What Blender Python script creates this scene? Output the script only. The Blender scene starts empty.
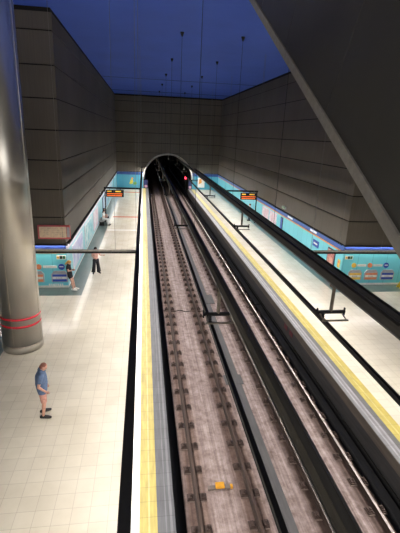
import bpy, bmesh, math, random
from mathutils import Vector, Matrix
random.seed(7)
PI = math.pi
S = bpy.context.scene
C = S.collection

# ------------------------------------------------------------------ helpers
def lin(c):
    out = []
    for v in c[:3]:
        v = v / 255.0
        out.append(v / 12.92 if v <= 0.04045 else ((v + 0.055) / 1.055) ** 2.4)
    return (*out, 1.0)

class MB:
    def __init__(s): s.bm = bmesh.new()
    def box(s, x0, x1, y0, y1, z0, z1, mi=0):
        v = [s.bm.verts.new(p) for p in ((x0,y0,z0),(x1,y0,z0),(x1,y1,z0),(x0,y1,z0),(x0,y0,z1),(x1,y0,z1),(x1,y1,z1),(x0,y1,z1))]
        for f in ((0,3,2,1),(4,5,6,7),(0,1,5,4),(1,2,6,5),(2,3,7,6),(3,0,4,7)):
            s.bm.faces.new([v[i] for i in f]).material_index = mi
        return s
    def prism(s, pts, axis, a, b, mi=0):
        """closed outline pts (u,v) extruded along axis from a to b"""
        def P(u, v, t):
            return {'x': (t,u,v), 'y': (u,t,v), 'z': (u,v,t)}[axis]
        A = [s.bm.verts.new(P(u,v,a)) for u,v in pts]
        B = [s.bm.verts.new(P(u,v,b)) for u,v in pts]
        n = len(pts)
        fs = [s.bm.faces.new(A), s.bm.faces.new(B[::-1])]
        for i in range(n):
            fs.append(s.bm.faces.new((A[i], B[i], B[(i+1)%n], A[(i+1)%n])))
        for f in fs: f.material_index = mi
        bmesh.ops.recalc_face_normals(s.bm, faces=fs)
        return s
    def tube(s, pts, r, seg=10, cap=True, mi=0):
        """tube along points; r number or list; (ra, rb) tuples give an oval"""
        pts = [Vector(p) for p in pts]
        n = len(pts)
        rs = r if isinstance(r, list) else [r]*n
        rings = []
        up = None
        for i, p in enumerate(pts):
            t = (pts[min(i+1,n-1)] - pts[max(i-1,0)]).normalized()
            if up is None:
                up = Vector((0,1,0)) if abs(t.y) < .9 else Vector((1,0,0))
            side = t.cross(up).normalized(); u2 = side.cross(t).normalized()
            up = u2
            ra, rb = rs[i] if isinstance(rs[i], tuple) else (rs[i], rs[i])
            rings.append([s.bm.verts.new(p + side*ra*math.cos(2*PI*k/seg) + u2*rb*math.sin(2*PI*k/seg)) for k in range(seg)])
        fs = []
        for a, b in zip(rings, rings[1:]):
            for k in range(seg):
                fs.append(s.bm.faces.new((a[k], a[(k+1)%seg], b[(k+1)%seg], b[k])))
        if cap:
            fs.append(s.bm.faces.new(rings[0][::-1])); fs.append(s.bm.faces.new(rings[-1]))
        for f in fs: f.material_index = mi
        bmesh.ops.recalc_face_normals(s.bm, faces=fs)
        return s
    def rod(s, a, b, r, seg=10, mi=0): return s.tube([a, b], r, seg, True, mi)
    def ball(s, c, r, seg=12, mi=0, rot=None):
        r = r if isinstance(r, tuple) else (r,r,r)
        m = Matrix.Translation(c) @ (rot or Matrix()) @ Matrix.Diagonal((*r,1))
        g = bmesh.ops.create_uvsphere(s.bm, u_segments=seg, v_segments=max(6,seg//2+2), radius=1, matrix=m)
        for v in g['verts']:
            for f in v.link_faces: f.material_index = mi
        return s
    def lathe(s, prof, c=(0,0,0), seg=32, mi=0):
        rings = []
        for r, z in prof:
            rings.append([s.bm.verts.new((c[0]+r*math.cos(2*PI*k/seg), c[1]+r*math.sin(2*PI*k/seg), c[2]+z)) for k in range(seg)])
        for a, b in zip(rings, rings[1:]):
            for k in range(seg):
                s.bm.faces.new((a[k], a[(k+1)%seg], b[(k+1)%seg], b[k])).material_index = mi
        s.bm.faces.new(rings[0][::-1]).material_index = mi
        s.bm.faces.new(rings[-1]).material_index = mi
        return s
    def bevel(s, w, seg=2):
        bmesh.ops.bevel(s.bm, geom=s.bm.edges[:], offset=w, segments=seg, affect='EDGES', clamp_overlap=True)
        return s
    def build(s, name, mats, parent=None, smooth=False, loc=None):
        me = bpy.data.meshes.new(name)
        s.bm.to_mesh(me); s.bm.free()
        for m in (mats if isinstance(mats, (list, tuple)) else [mats]): me.materials.append(m)
        if smooth:
            for p in me.polygons: p.use_smooth = True
        o = bpy.data.objects.new(name, me); C.objects.link(o)
        if parent: o.parent = parent
        if loc: o.location = loc
        return o

def tag(o, label, cat, group=None, kind=None):
    o['label'] = label; o['category'] = cat
    if group: o['group'] = group
    if kind: o['kind'] = kind
    return o
def thing(name, label, cat, loc=(0,0,0), rz=0, group=None):
    o = bpy.data.objects.new(name, None); C.objects.link(o)
    o.empty_display_size = .2
    o.location = loc; o.rotation_euler = (0,0,rz)
    return tag(o, label, cat, group)
def struct(o):
    o['kind'] = 'structure'; return o
def copy_tree(o, parent=None):
    c = o.copy(); C.objects.link(c); c.parent = parent
    for ch in o.children: copy_tree(ch, c)
    return c

# ------------------------------------------------------------------ materials
def new_mat(name):
    m = bpy.data.materials.new(name); m.use_nodes = True
    nt = m.node_tree
    return m, nt, nt.nodes['Principled BSDF']
def N(nt, t, **kw):
    n = nt.nodes.new(t)
    for k, v in kw.items(): setattr(n, k, v)
    return n
def coords(nt, scale=(1,1,1), loc=(0,0,0), kind='Object'):
    tc = N(nt, 'ShaderNodeTexCoord'); mp = N(nt, 'ShaderNodeMapping')
    mp.inputs['Scale'].default_value = scale; mp.inputs['Location'].default_value = loc
    nt.links.new(tc.outputs[kind], mp.inputs['Vector'])
    return mp.outputs['Vector']
def ramp(nt, fac, stops, interp='LINEAR'):
    r = N(nt, 'ShaderNodeValToRGB'); cr = r.color_ramp; cr.interpolation = interp
    while len(cr.elements) < len(stops): cr.elements.new(.5)
    for e, (p, c) in zip(cr.elements, stops):
        e.position = p; e.color = lin(c)
    nt.links.new(fac, r.inputs['Fac'])
    return r.outputs['Color']
def noise(nt, vec, scale, detail=4, rough=.55):
    n = N(nt, 'ShaderNodeTexNoise'); n.inputs['Scale'].default_value = scale
    n.inputs['Detail'].default_value = detail; n.inputs['Roughness'].default_value = rough
    nt.links.new(vec, n.inputs['Vector']); return n.outputs['Fac']
def mixc(nt, fac, a, b, mode='MIX'):
    m = N(nt, 'ShaderNodeMix', data_type='RGBA', blend_type=mode)
    for sock, v in ((m.inputs[0], fac), (m.inputs[6], a), (m.inputs[7], b)):
        if isinstance(v, (int, float)): sock.default_value = v
        elif isinstance(v, tuple): sock.default_value = v
        else: nt.links.new(v, sock)
    return m.outputs[2]
def bump(nt, bs, h, strength=.3, dist=.01):
    b = N(nt, 'ShaderNodeBump'); b.inputs['Strength'].default_value = strength; b.inputs['Distance'].default_value = dist
    nt.links.new(h, b.inputs['Height']); nt.links.new(b.outputs['Normal'], bs.inputs['Normal'])
def plain(name, c, rough=.6, metal=0, var=.12, nscale=8, spec=.5):
    """one colour with a little procedural mottling"""
    m, nt, bs = new_mat(name)
    v = coords(nt)
    lo = tuple(max(0, x*(1-var)) for x in c); hi = tuple(min(255, x*(1+var)) for x in c)
    nt.links.new(ramp(nt, noise(nt, v, nscale), [(.3, lo), (.7, hi)]), bs.inputs['Base Color'])
    bs.inputs['Roughness'].default_value = rough; bs.inputs['Metallic'].default_value = metal
    bs.inputs['Specular IOR Level'].default_value = spec
    return m
def glow(name, c, strength):
    m, nt, bs = new_mat(name)
    bs.inputs['Base Color'].default_value = lin(c)
    bs.inputs['Emission Color'].default_value = lin(c)
    bs.inputs['Emission Strength'].default_value = strength
    return m
def picture(name, cols, scale=1.5, rough=.4, seed=0):
    m, nt, bs = new_mat(name)
    v = coords(nt, loc=(seed, seed*1.7, seed*.3))
    f = noise(nt, v, scale, 3, .6)
    n = len(cols)
    stops = [(.28 + .44*i/max(1,n-1), c) for i, c in enumerate(cols)]
    nt.links.new(ramp(nt, f, stops), bs.inputs['Base Color'])
    bs.inputs['Roughness'].default_value = rough
    return m

M = {}
# platform tiles
def tile_mat(name, ca, cb, cm, size, rough, spec=.5, mort=.006):
    m, nt, bs = new_mat(name)
    v = coords(nt)
    b = N(nt, 'ShaderNodeTexBrick'); b.offset = 0; b.squash = 1
    b.inputs['Scale'].default_value = 1; b.inputs['Brick Width'].default_value = size; b.inputs['Row Height'].default_value = size
    b.inputs['Mortar Size'].default_value = mort; b.inputs['Mortar Smooth'].default_value = .1; b.inputs['Bias'].default_value = 0
    b.inputs['Color1'].default_value = lin(ca); b.inputs['Color2'].default_value = lin(cb); b.inputs['Mortar'].default_value = lin(cm)
    nt.links.new(v, b.inputs['Vector'])
    n = noise(nt, v, .7, 5, .6)
    dirt = ramp(nt, n, [(.25, (238,236,232)), (.6, (255,255,255))])
    nt.links.new(mixc(nt, 1.0, b.outputs['Color'], dirt, 'MULTIPLY'), bs.inputs['Base Color'])
    bs.inputs['Roughness'].default_value = rough; bs.inputs['Specular IOR Level'].default_value = spec
    return m
M['tile'] = tile_mat('cream_tile', (212,204,187), (206,198,181), (186,177,162), .40, .2)
M['border'] = tile_mat('green_granite', (84,100,96), (76,92,88), (62,74,72), .40, .3)
def strip_mat(name, stops, rough=.5, x0=0, x1=1, nvar=.08):
    m, nt, bs = new_mat(name)
    tc = N(nt, 'ShaderNodeTexCoord'); sp = N(nt, 'ShaderNodeSeparateXYZ'); nt.links.new(tc.outputs['Object'], sp.inputs[0])
    mr = N(nt, 'ShaderNodeMapRange'); mr.inputs['From Min'].default_value = x0; mr.inputs['From Max'].default_value = x1
    nt.links.new(sp.outputs['X'], mr.inputs['Value'])
    c = ramp(nt, mr.outputs['Result'], stops, 'CONSTANT')
    n = noise(nt, coords(nt, (6,.8,6)), 2.0)
    d = ramp(nt, n, [(.3, (255*(1-2*nvar),)*3), (.7, (255,255,255))])
    b = N(nt, 'ShaderNodeTexBrick'); b.offset = 0
    for k, v in (('Scale',1),('Brick Width',50),('Row Height',.4),('Mortar Size',.008)): b.inputs[k].default_value = v
    b.inputs['Color1'].default_value = (1,1,1,1); b.inputs['Color2'].default_value = (.93,.93,.93,1); b.inputs['Mortar'].default_value = (.7,.7,.7,1)
    nt.links.new(coords(nt, loc=(25,0,0)), b.inputs['Vector'])
    c = mixc(nt, 1.0, c, d, 'MULTIPLY')
    nt.links.new(mixc(nt, 1.0, c, b.outputs['Color'], 'MULTIPLY'), bs.inputs['Base Color'])
    bs.inputs['Roughness'].default_value = rough
    return m
M['white_strip'] = plain('white_tile_and_reflection', (228,224,214), .2, var=.03)
# dark panelled cladding
def cladding():
    m, nt, bs = new_mat('grey_brown_cladding')
    v = coords(nt)
    fine = noise(nt, coords(nt, (7,7,.12)), 3.0, 3)
    big = noise(nt, v, .22, 3)
    c1 = ramp(nt, fine, [(.3, (100,94,85)), (.7, (110,103,93))])
    c2 = ramp(nt, big, [(.3, (222,220,216)), (.7, (255,255,255))])
    nt.links.new(mixc(nt, 1.0, c1, c2, 'MULTIPLY'), bs.inputs['Base Color'])
    bs.inputs['Roughness'].default_value = .62; bs.inputs['Specular IOR Level'].default_value = .35
    bump(nt, bs, fine, .2, .01)
    return m
M['clad'] = cladding()
M['gap'] = plain('black_shadow_gap', (20,18,17), .9, var=.1)
def cyan(name, a, b, joint, size=.9):
    m, nt, bs = new_mat(name)
    tc = N(nt, 'ShaderNodeTexCoord'); sp = N(nt, 'ShaderNodeSeparateXYZ'); nt.links.new(tc.outputs['Object'], sp.inputs[0])
    add = N(nt, 'ShaderNodeMath', operation='ADD'); nt.links.new(sp.outputs['X'], add.inputs[0]); nt.links.new(sp.outputs['Y'], add.inputs[1])
    cb = N(nt, 'ShaderNodeCombineXYZ'); nt.links.new(add.outputs[0], cb.inputs['X']); nt.links.new(sp.outputs['Z'], cb.inputs['Y'])
    br = N(nt, 'ShaderNodeTexBrick'); br.offset = 0
    for k, v in (('Scale',1),('Brick Width',size),('Row Height',20),('Mortar Size',.012)): br.inputs[k].default_value = v
    br.inputs['Color1'].default_value = lin(a); br.inputs['Color2'].default_value = lin(b); br.inputs['Mortar'].default_value = lin(joint)
    nt.links.new(cb.outputs[0], br.inputs['Vector'])
    nt.links.new(br.outputs['Color'], bs.inputs['Base Color'])
    bs.inputs['Roughness'].default_value = .28
    return m
M['cyan'] = cyan('cyan_wall_panel', (112,208,222), (118,213,227), (84,172,190))
M['cyan_pale'] = cyan('pale_cyan_wall_panel', (126,196,208), (140,200,214), (100,160,172), 1.2)
M['blue_band'] = plain('blue_band', (40,74,136), .35, var=.08, nscale=2)
M['lamp_offset_blue'] = plain('blue_band_lamp_offset', (24,44,98), .5, var=.08, nscale=2)  # copy of the blue band, darkened to offset the strong corner lamp
M['orange_band'] = plain('orange_band', (226,150,62), .4, var=.08, nscale=2)
M['lilac_band'] = plain('pale_lilac_band', (206,202,212), .4, var=.08, nscale=2)
M['white'] = plain('white_paint', (232,232,228), .4, var=.04)
def ceil_mat():
    m, nt, bs = new_mat('blue_ceiling_paint')
    n = noise(nt, coords(nt), .35, 4)
    nt.links.new(ramp(nt, n, [(.3, (62,98,212)), (.7, (68,106,224))]), bs.inputs['Base Color'])
    bs.inputs['Roughness'].default_value = .7
    return m
M['ceiling'] = ceil_mat()
# track slab
def slab_mat():
    m, nt, bs = new_mat('stained_track_concrete')
    a = noise(nt, coords(nt, (5,.10,1)), 2.2, 6, .65)
    b = noise(nt, coords(nt), 3.2, 8, .72)
    c = ramp(nt, a, [(.25, (126,109,104)), (.5, (174,155,150)), (.75, (212,194,189))])
    d = ramp(nt, b, [(.3, (176,166,160)), (.62, (255,255,255))])
    tc = N(nt, 'ShaderNodeTexCoord'); sp = N(nt, 'ShaderNodeSeparateXYZ'); nt.links.new(tc.outputs['Object'], sp.inputs[0])
    mr = N(nt, 'ShaderNodeMapRange'); mr.inputs['From Min'].default_value = 1.0; mr.inputs['From Max'].default_value = 6.5
    nt.links.new(sp.outputs['X'], mr.inputs['Value'])
    px = lambda x: (x-1.0)/5.5
    W, D, D2 = (255,255,255), (196,182,172), (150,138,130)
    st = [(0,D)]
    for x, q in ((1.40,D),(2.87,D),(4.62,D2),(6.09,D2)): st += [(px(x-.42),W),(px(x-.2),q),(px(x+.2),q),(px(x+.42),W)]
    st = [(max(0,p),c_) for p, c_ in st][1:]
    rust = ramp(nt, mr.outputs['Result'], st)
    c = mixc(nt, 1.0, c, rust, 'MULTIPLY')
    nt.links.new(mixc(nt, 1.0, c, d, 'MULTIPLY'), bs.inputs['Base Color'])
    bs.inputs['Roughness'].default_value = .85
    bump(nt, bs, b, .5, .02)
    return m
M['slab'] = slab_mat()
def worn(name, lo, hi, rough=.7, metal=0, scale=3, stretch=(3,.3,3)):
    m, nt, bs = new_mat(name)
    n = noise(nt, coords(nt, stretch), scale, 6, .65)
    nt.links.new(ramp(nt, n, [(.3, lo), (.7, hi)]), bs.inputs['Base Color'])
    bs.inputs['Roughness'].default_value = rough; bs.inputs['Metallic'].default_value = metal
    bump(nt, bs, n, .3, .01)
    return m
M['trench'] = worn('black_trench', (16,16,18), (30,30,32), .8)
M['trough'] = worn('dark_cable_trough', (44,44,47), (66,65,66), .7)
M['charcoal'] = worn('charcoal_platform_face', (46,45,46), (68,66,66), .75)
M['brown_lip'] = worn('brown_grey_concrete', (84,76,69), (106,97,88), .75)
M['drain'] = worn('grey_channel_cover', (84,82,83), (104,101,101), .6)
M['rust'] = worn('rusty_rail_steel', (66,50,43), (98,78,68), .6, .1)
M['rust_foot'] = worn('dark_rusty_steel', (50,39,34), (76,60,52), .7, .1)
M['polish'] = worn('polished_rail_head', (150,138,132), (186,174,168), .4, .6)
M['bar'] = worn('grey_brown_bar', (104,94,88), (136,124,117), .6)
M['clip'] = worn('rusty_fastening', (56,44,41), (98,80,73), .75, .1, 6, (1,1,1))
M['grout'] = worn('fastening_pad', (106,90,83), (134,117,109), .85, 0, 6, (1,1,1))
M['beam'] = worn('dark_blue_grey_steel', (62,60,58), (76,74,72), .8, 0)
M['beam'].node_tree.nodes['Principled BSDF'].inputs['Specular IOR Level'].default_value = .12
M['light_housing'] = worn('black_lamp_housing', (34,34,36), (44,44,46), .7, 0)
M['light_housing'].node_tree.nodes['Principled BSDF'].inputs['Specular IOR Level'].default_value = .2
M['beam_edge'] = worn('grey_flange_steel', (84,84,86), (108,107,107), .45, .5)
M['black_metal'] = plain('black_metal', (24,24,26), .6, 0, spec=.25)
M['grey_metal'] = plain('grey_painted_steel', (96,94,92), .45, .4)
M['arm_grey'] = plain('pale_grey_beam', (186,180,170), .5, .1)
M['rod'] = plain('dull_grey_rod', (120,118,114), .5, .3)
M['pole'] = plain('weathered_pole', (112,104,94), .55, .3)
M['insul'] = plain('pale_insulator', (176,168,156), .4)
def steel():
    m, nt, bs = new_mat('brushed_steel')
    n = noise(nt, coords(nt, (1,1,.15)), 1.3, 3)
    nt.links.new(ramp(nt, n, [(.3, (198,194,186)), (.7, (222,217,208))]), bs.inputs['Base Color'])
    bs.inputs['Metallic'].default_value = .86; bs.inputs['Roughness'].default_value = .34
    return m
M['steel'] = steel()
M['steel_seam'] = plain('steel_seam', (206,198,186), .3, 1)
M['red'] = plain('red_band', (196,30,52), .4, var=.05)
def cladpanel():
    m, nt, bs = new_mat('dark_satin_metal_panel')
    n = noise(nt, coords(nt), .6, 3)
    nt.links.new(ramp(nt, n, [(.3, (72,71,69)), (.7, (80,79,77))]), bs.inputs['Base Color'])
    bs.inputs['Metallic'].default_value = .1; bs.inputs['Roughness'].default_value = .5; bs.inputs['Specular IOR Level'].default_value = .3
    return m
M['panel'] = cladpanel()
M['panel_joint'] = plain('pale_panel_joint', (136,134,130), .4, .2)
M['edge_strip'] = plain('grey_metal_edge_strip', (148,145,140), .6, 0, var=.06)
M['lamp'] = glow('fluorescent_diffuser', (255,250,245), 66.0)
M['lamp_arm'] = glow('fluorescent_diffuser_arm', (255,248,238), 60.0)
M['lamp_cornice'] = glow('cornice_diffuser', (255,250,245), 17.0)
M['lamp_corner'] = glow('corner_cornice_diffuser', (255,247,236), 68.0)
M['red_lamp'] = glow('red_signal_lens', (255,40,60), 9.0)
M['led_orange'] = glow('orange_led', (255,120,50), .5)
M['led_yellow'] = glow('yellow_led', (255,205,70), .5)
M['orange'] = plain('orange_plastic', (228,164,44), .5, var=.06)
M['tunnel'] = worn('dark_tunnel_lining', (24,22,21), (36,33,31), .9, 0, 1, (1,1,1))  # plain dark grey lining, slightly mottled
M['rim'] = worn('pale_concrete_rim', (170,166,156), (196,190,180), .8, 0, 2, (1,1,1))
M['yellow'] = plain('yellow_plastic', (232,204,62), .5, var=.05)

# ------------------------------------------------------------------ dimensions (metres; platform top z=0, tracks run along +Y)
XL, XR = -4.0, 11.4           # long walls
YN, YF = 20.95, 62.5          # near corner of the long walls, end wall
ZW, ZC = 2.42, 13.1           # underside of dark cladding, ceiling
EL, ER = .676, 6.73           # platform edges
Y0 = -9.0
XO0, XO1 = -15.0, 24.0

# ------------------------------------------------------------------ setting
# platforms
def poly_floor(name, pts, z0, z1, m): return struct(MB().prism(pts, 'z', z0, z1).build(name, m))
poly_floor('floor', [(XO0,Y0),(-.5,Y0),(-.5,YF),(XL-.02,YF),(XL-.02,YN+.02),(XO0,YN+.02)], -.2, 0, M['tile'])
poly_floor('floor', [(7.62,Y0),(XO1,Y0),(XO1,YN+.02),(XR+.02,YN+.02),(XR+.02,YF),(7.62,YF)], -.2, 0, M['tile'])
M['yl'] = strip_mat('yellow_tactile_strip', [(0,(192,174,90)),(.5,(208,194,128)),(.6,(192,174,90))], .5, -.11, .283)
M['yr'] = strip_mat('yellow_tactile_strip_east', [(0,(192,174,90)),(.42,(208,194,128)),(.5,(192,174,90))], .5, 7.21, 7.62)
M['gl'] = strip_mat('grey_edge_stone', [(0,(98,98,101)),(.45,(120,120,123)),(.52,(98,98,101)),(.7,(128,128,131)),(.84,(98,98,101))], .5, .283, EL)
M['gr'] = strip_mat('grey_edge_stone_east', [(0,(128,126,128)),(.22,(160,158,162)),(.34,(128,126,128)),(.5,(156,154,158)),(.64,(104,102,102))], .5, ER, 7.21)
struct(MB().box(-.5,-.11,Y0,YF,-.2,.001).build('trim_1', M['white_strip']))  # lamp's reflection on the floor is put into this strip's white
struct(MB().box(-.11,.283,Y0,YF,-.2,.004).build('trim_2', M['yl']))
struct(MB().box(.283,EL,Y0,YF,-.2,.002).build('trim_3', M['gl']))
struct(MB().box(7.21,7.62,Y0,YF,-.2,.004).build('trim_4', M['yr']))
struct(MB().box(ER,7.21,Y0,YF,-.2,.002).build('trim_5', M['gr']))
# platform bodies under the edge
struct(MB().box(.15,EL-.02,Y0,YF,-1.4,-.2).build('wall_platform_west', M['charcoal']))
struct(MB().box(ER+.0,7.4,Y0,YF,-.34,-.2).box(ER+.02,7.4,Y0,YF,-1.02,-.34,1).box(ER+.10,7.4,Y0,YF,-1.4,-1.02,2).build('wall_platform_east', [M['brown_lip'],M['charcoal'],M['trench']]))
struct(MB().box(ER-.012,ER+.3,Y0,YF,-.21,-.012).build('trim_6', M['brown_lip']))
# track bed
def slab_outline():
    return [(1.05,-1.24),(4.28,-1.24),(4.36,-1.24),(6.30,-1.24),(6.30,-1.6),(1.05,-1.6)]
struct(MB().prism([(1.05,-1.24),(6.3,-1.24),(6.3,-1.6),(1.05,-1.6)],'y',Y0,120).build('floor_track_bed', M['slab']))
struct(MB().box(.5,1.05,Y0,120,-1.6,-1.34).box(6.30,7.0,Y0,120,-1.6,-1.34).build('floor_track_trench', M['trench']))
struct(MB().box(6.46,6.72,Y0,YF,-1.34,-1.16).build('trim_7', M['trough']))
struct(MB().box(3.40,3.82,Y0,YF+20,-1.3,-1.225).build('trim_8', M['drain']))
struct(MB().box(4.84,5.30,Y0,YF+20,-1.3,-1.232).build('trim_9', M['trough']))
# floor borders at the foot of the walls
struct(MB().prism([(XO0,YN),(XO0,YN-1.15),(XL+.82,YN-1.15),(XL+.82,YF),(XL,YF),(XL,YN)],'z',-.01,.003).build('trim_10', M['border']))
struct(MB().prism([(XO1,YN),(XO1,YN-1.15),(XR-.82,YN-1.15),(XR-.82,YF),(XR,YF),(XR,YN)],'z',-.01,.003).build('trim_11', M['border']))
struct(MB().box(XO0,-5.28,13.7,15.6,-.01,.003).build('trim_12', M['border']))
M['floor_red'] = plain('red_floor_tile', (196,104,84), .25, var=.08)
struct(MB().box(-3.0,-.5,40.0,40.45,-.01,.003).build('trim_13', M['floor_red']))
struct(MB().box(-3.1,-.5,57.4,58.1,-.01,.003).build('trim_14', M['floor_red']))
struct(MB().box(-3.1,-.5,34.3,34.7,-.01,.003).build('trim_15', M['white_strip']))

# upper cladding walls with horizontal joints
def upper_wall(name, pts_out):
    b = MB()
    seams = [ZW, 3.8, 5.2, 6.6, 8.0, 9.4, 10.8, 12.2, ZC-.16]
    for a, c in zip(seams, seams[1:]):
        b.prism(pts_out(0), 'z', a+ (.028 if a > ZW else 0), c-.028, 0)
    b.prism(pts_out(.05), 'z', ZW+.01, ZC, 1)
    return struct(b.build(name, [M['clad'], M['gap']]))
upper_wall('wall_left', lambda d: [(XL-d,YF+.3),(XL-d,YN+d),(XO0,YN+d),(XO0,YN+.5),(XL-.5,YN+.5),(XL-.5,YF+.3)])
upper_wall('wall_right', lambda d: [(XR+d,YF+.3),(XR+d,YN+d),(XO1,YN+d),(XO1,YN+.5),(XR+.5,YN+.5),(XR+.5,YF+.3)])
# end wall with the tunnel mouth
AX, AZ, AR = 3.66, 1.40, 3.62
def arch(r, n=28, zb=-1.6):
    return [(AX-r, zb)] + [(AX-r*math.cos(PI*i/n), AZ+r*math.sin(PI*i/n)) for i in range(n+1)] + [(AX+r, zb)]
def end_wall():
    b = MB()
    zs = [ZW, 3.8, 5.2, 6.6, 8.0, 9.4, 10.8, 12.2, ZC-.16]
    def strip(y0, y1, z0, z1, mi):
        # one course of cladding, cut by the arch where it meets it
        if z0 >= AZ+AR:
            b.box(XL,XR,y0,y1,z0,z1,mi); return
        pts = [p for p in arch(AR,48)]
        def half(z): return math.sqrt(max(0, AR*AR-(z-AZ)**2)) if z > AZ else AR
        n = 10
        zt = min(z1, AZ+AR)
        zz = [z0+(zt-z0)*i/n for i in range(n+1)]
        top_l = [(XL,z1),(XL,z0)]
        left = [(XL,z0)] + [(AX-half(z),z) for z in zz] + ([(AX,z1)] if z1 > AZ+AR else []) + [(XL,z1)]
        right = [(XR,z0)] + [(AX+half(z),z) for z in zz] + ([(AX,z1)] if z1 > AZ+AR else []) + [(XR,z1)]
        b.prism(left,'y',y0,y1,mi); b.prism(right,'y',y0,y1,mi)
    for a, c in zip(zs, zs[1:]):
        strip(YF, YF+.3, a+(.028 if a > ZW else 0), c-.028, 0)
        strip(YF+.05, YF+.3, c-.028, c+.028, 1)
    b.box(XL,XR,YF+.04,YF+.3,ZC-.2,ZC,1)
    return struct(b.build('wall_back', [M['clad'], M['gap']]))
end_wall()
# tunnel lining
t = MB()
ring_a = arch(AR, 28); 
n = len(ring_a)
va = [t.bm.verts.new((x,YF+.1,z)) for x,z in ring_a]; vb = [t.bm.verts.new((x,120,z)) for x,z in ring_a]
for i in range(n-1): t.bm.faces.new((va[i],va[i+1],vb[i+1],vb[i]))
t.bm.faces.new(vb)
struct(t.build('wall_tunnel', M['tunnel']))
struct(MB().tube([(x,YF-.02,z) for x,z in arch(AR+.06,28,0)[1:-1]], .13, 8).build('trim_16', M['rim'], smooth=True))
# lower coloured walls: panels, coloured bands, white foot line
def lower(name, outline, mats, bands):
    b = MB()
    for i, (z0, z1, mi, d) in enumerate(bands):
        b.prism(outline(d), 'z', z0, z1, mi)
    return struct(b.build(name, mats))
OL = lambda d: [(XL+d,YF),(XL+d,YN-d),(XL-.3,YN-d),(XL-.3,YF)]
OLr = lambda d: [(XL,YN-d),(XO0,YN-d),(XO0,YN+.3),(XL,YN+.3)]
ORr = lambda d: [(XR-.0,YN-d),(XO1,YN-d),(XO1,YN+.3),(XR-.0,YN+.3)]
long_l = lambda d: [(XL+d,YF),(XL+d,YN+.03),(XL-.3,YN+.03),(XL-.3,YF)]
long_r = lambda d: [(XR-d,YF),(XR-d,YN+.03),(XR+.3,YN+.03),(XR+.3,YF)]
ret_l = lambda d: [(XL-.02,YN-d),(XO0,YN-d),(XO0,YN+.3),(XL-.02,YN+.3)]
ret_r = lambda d: [(XR+.02,YN-d),(XO1,YN-d),(XO1,YN+.3),(XR+.02,YN+.3)]
lower('wall_left_platform', long_l, [M['cyan_pale'],M['lilac_band'],M['gap'],M['white']], [(0,.10,3,.004),(.10,2.0,0,0),(2.0,2.30,1,.01),(2.30,ZW,2,-.01)])
lower('wall_left_return', ret_l, [M['cyan'],M['lamp_offset_blue'],M['gap'],M['white'],M['orange_band']], [(0,.12,3,.004),(.12,1.90,0,0),(1.90,2.04,4,.01),(2.04,2.16,3,.0),(2.16,2.36,1,.03),(2.36,ZW,2,-.01)])
lower('wall_right_platform', long_r, [M['cyan'],M['blue_band'],M['gap'],M['white'],M['orange_band']], [(0,.10,3,.004),(.10,1.94,0,0),(1.94,2.04,4,.01),(2.04,2.36,1,.03),(2.36,ZW,2,-.01)])
lower('wall_right_return', ret_r, [M['cyan'],M['lamp_offset_blue'],M['gap'],M['white'],M['orange_band']], [(0,.12,3,.004),(.12,1.94,0,0),(1.94,2.04,4,.01),(2.04,2.16,3,0),(2.16,2.36,1,.03),(2.36,ZW,2,-.01)])
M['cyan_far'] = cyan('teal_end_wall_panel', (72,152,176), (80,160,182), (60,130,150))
struct(MB().box(XL,AX-AR-.02,YF-.02,YF+.3,0,1.95).box(XL,AX-AR+.1,YF-.02,YF+.3,1.95,2.36,1).box(AX+AR+.02,XR,YF-.02,YF+.3,0,1.95).box(AX+AR-.1,XR,YF-.02,YF+.3,1.95,2.36,1).build('wall_back_platform', [M['cyan_far'],M['blue_band']]))
# ceiling
struct(MB().box(XO0,XO1,13.6,YF+.3,ZC,ZC+.3).build('ceiling', M['ceiling']))
struct(MB().box(XO0,XO1,Y0,13.6,ZC,ZC+.3).build('ceiling', plain('dark_grey_ceiling', (74,72,70), .8)))
struct(MB().box(XL,XR,57.0,57.08,ZC-.03,ZC+.01).box(XL,XR,44.0,44.06,ZC-.02,ZC+.01).build('trim_17', M['gap']))
# closing walls behind the camera and at the sides so light stays in the hall
struct(MB().box(XO0-.3,XO0,Y0,YN,-.2,ZC).build('wall_west', M['clad']))
struct(MB().box(XO1,XO1+.3,Y0,YN,-.2,ZC).build('wall_east', M['clad']))
struct(MB().box(XO0,XO1,Y0-.3,Y0,-1.6,ZC).build('wall_front', M['clad']))

# ------------------------------------------------------------------ rails and fastenings
def rail_profile(x):
    zt, h = -1.05, .165
    P = [(-.036,0),(.036,0),(.036,-.035),(.010,-.055),(.010,-.135),(.070,-.155),(.070,-.165),(-.070,-.165),(-.070,-.155),(-.010,-.135),(-.010,-.055),(-.036,-.035)]
    return [(a, zt+b) for a, b in P]
def make_fastener_mesh():
    b = MB()
    b.box(-.27,.27,-.13,.13,-1.245,-1.218,0)
    for s in (-1,1):
        x = s*.165
        b.box(x-.095,x+.095,-.10,.10,-1.218,-1.18,1)
        b.prism([(x-.075,-1.19),(x+.075,-1.19),(x+s*.02+.04,-1.13),(x+s*.02-.05,-1.135)],'y',-.075,.075,1)
        b.rod((x,0,-1.15),(x,0,-1.075),.026,8,1)
        b.rod((x,0,-1.12),(x,0,-1.10),.045,6,1)
    return b
fast0 = None
def make_rail(x, label, head, y_start):
    r = thing('rail', label, 'rail', (x,0,0), 0)
    prof = rail_profile(0)
    b = MB().prism(prof,'y',Y0,100,0)
    b.bm.faces.ensure_lookup_table()
    for f in b.bm.faces:
        c = f.calc_center_median()
        if c.z > -1.052: f.material_index = 1
    b.build('rail_bar', [M['rust_foot'], head], r)
    return r
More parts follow.
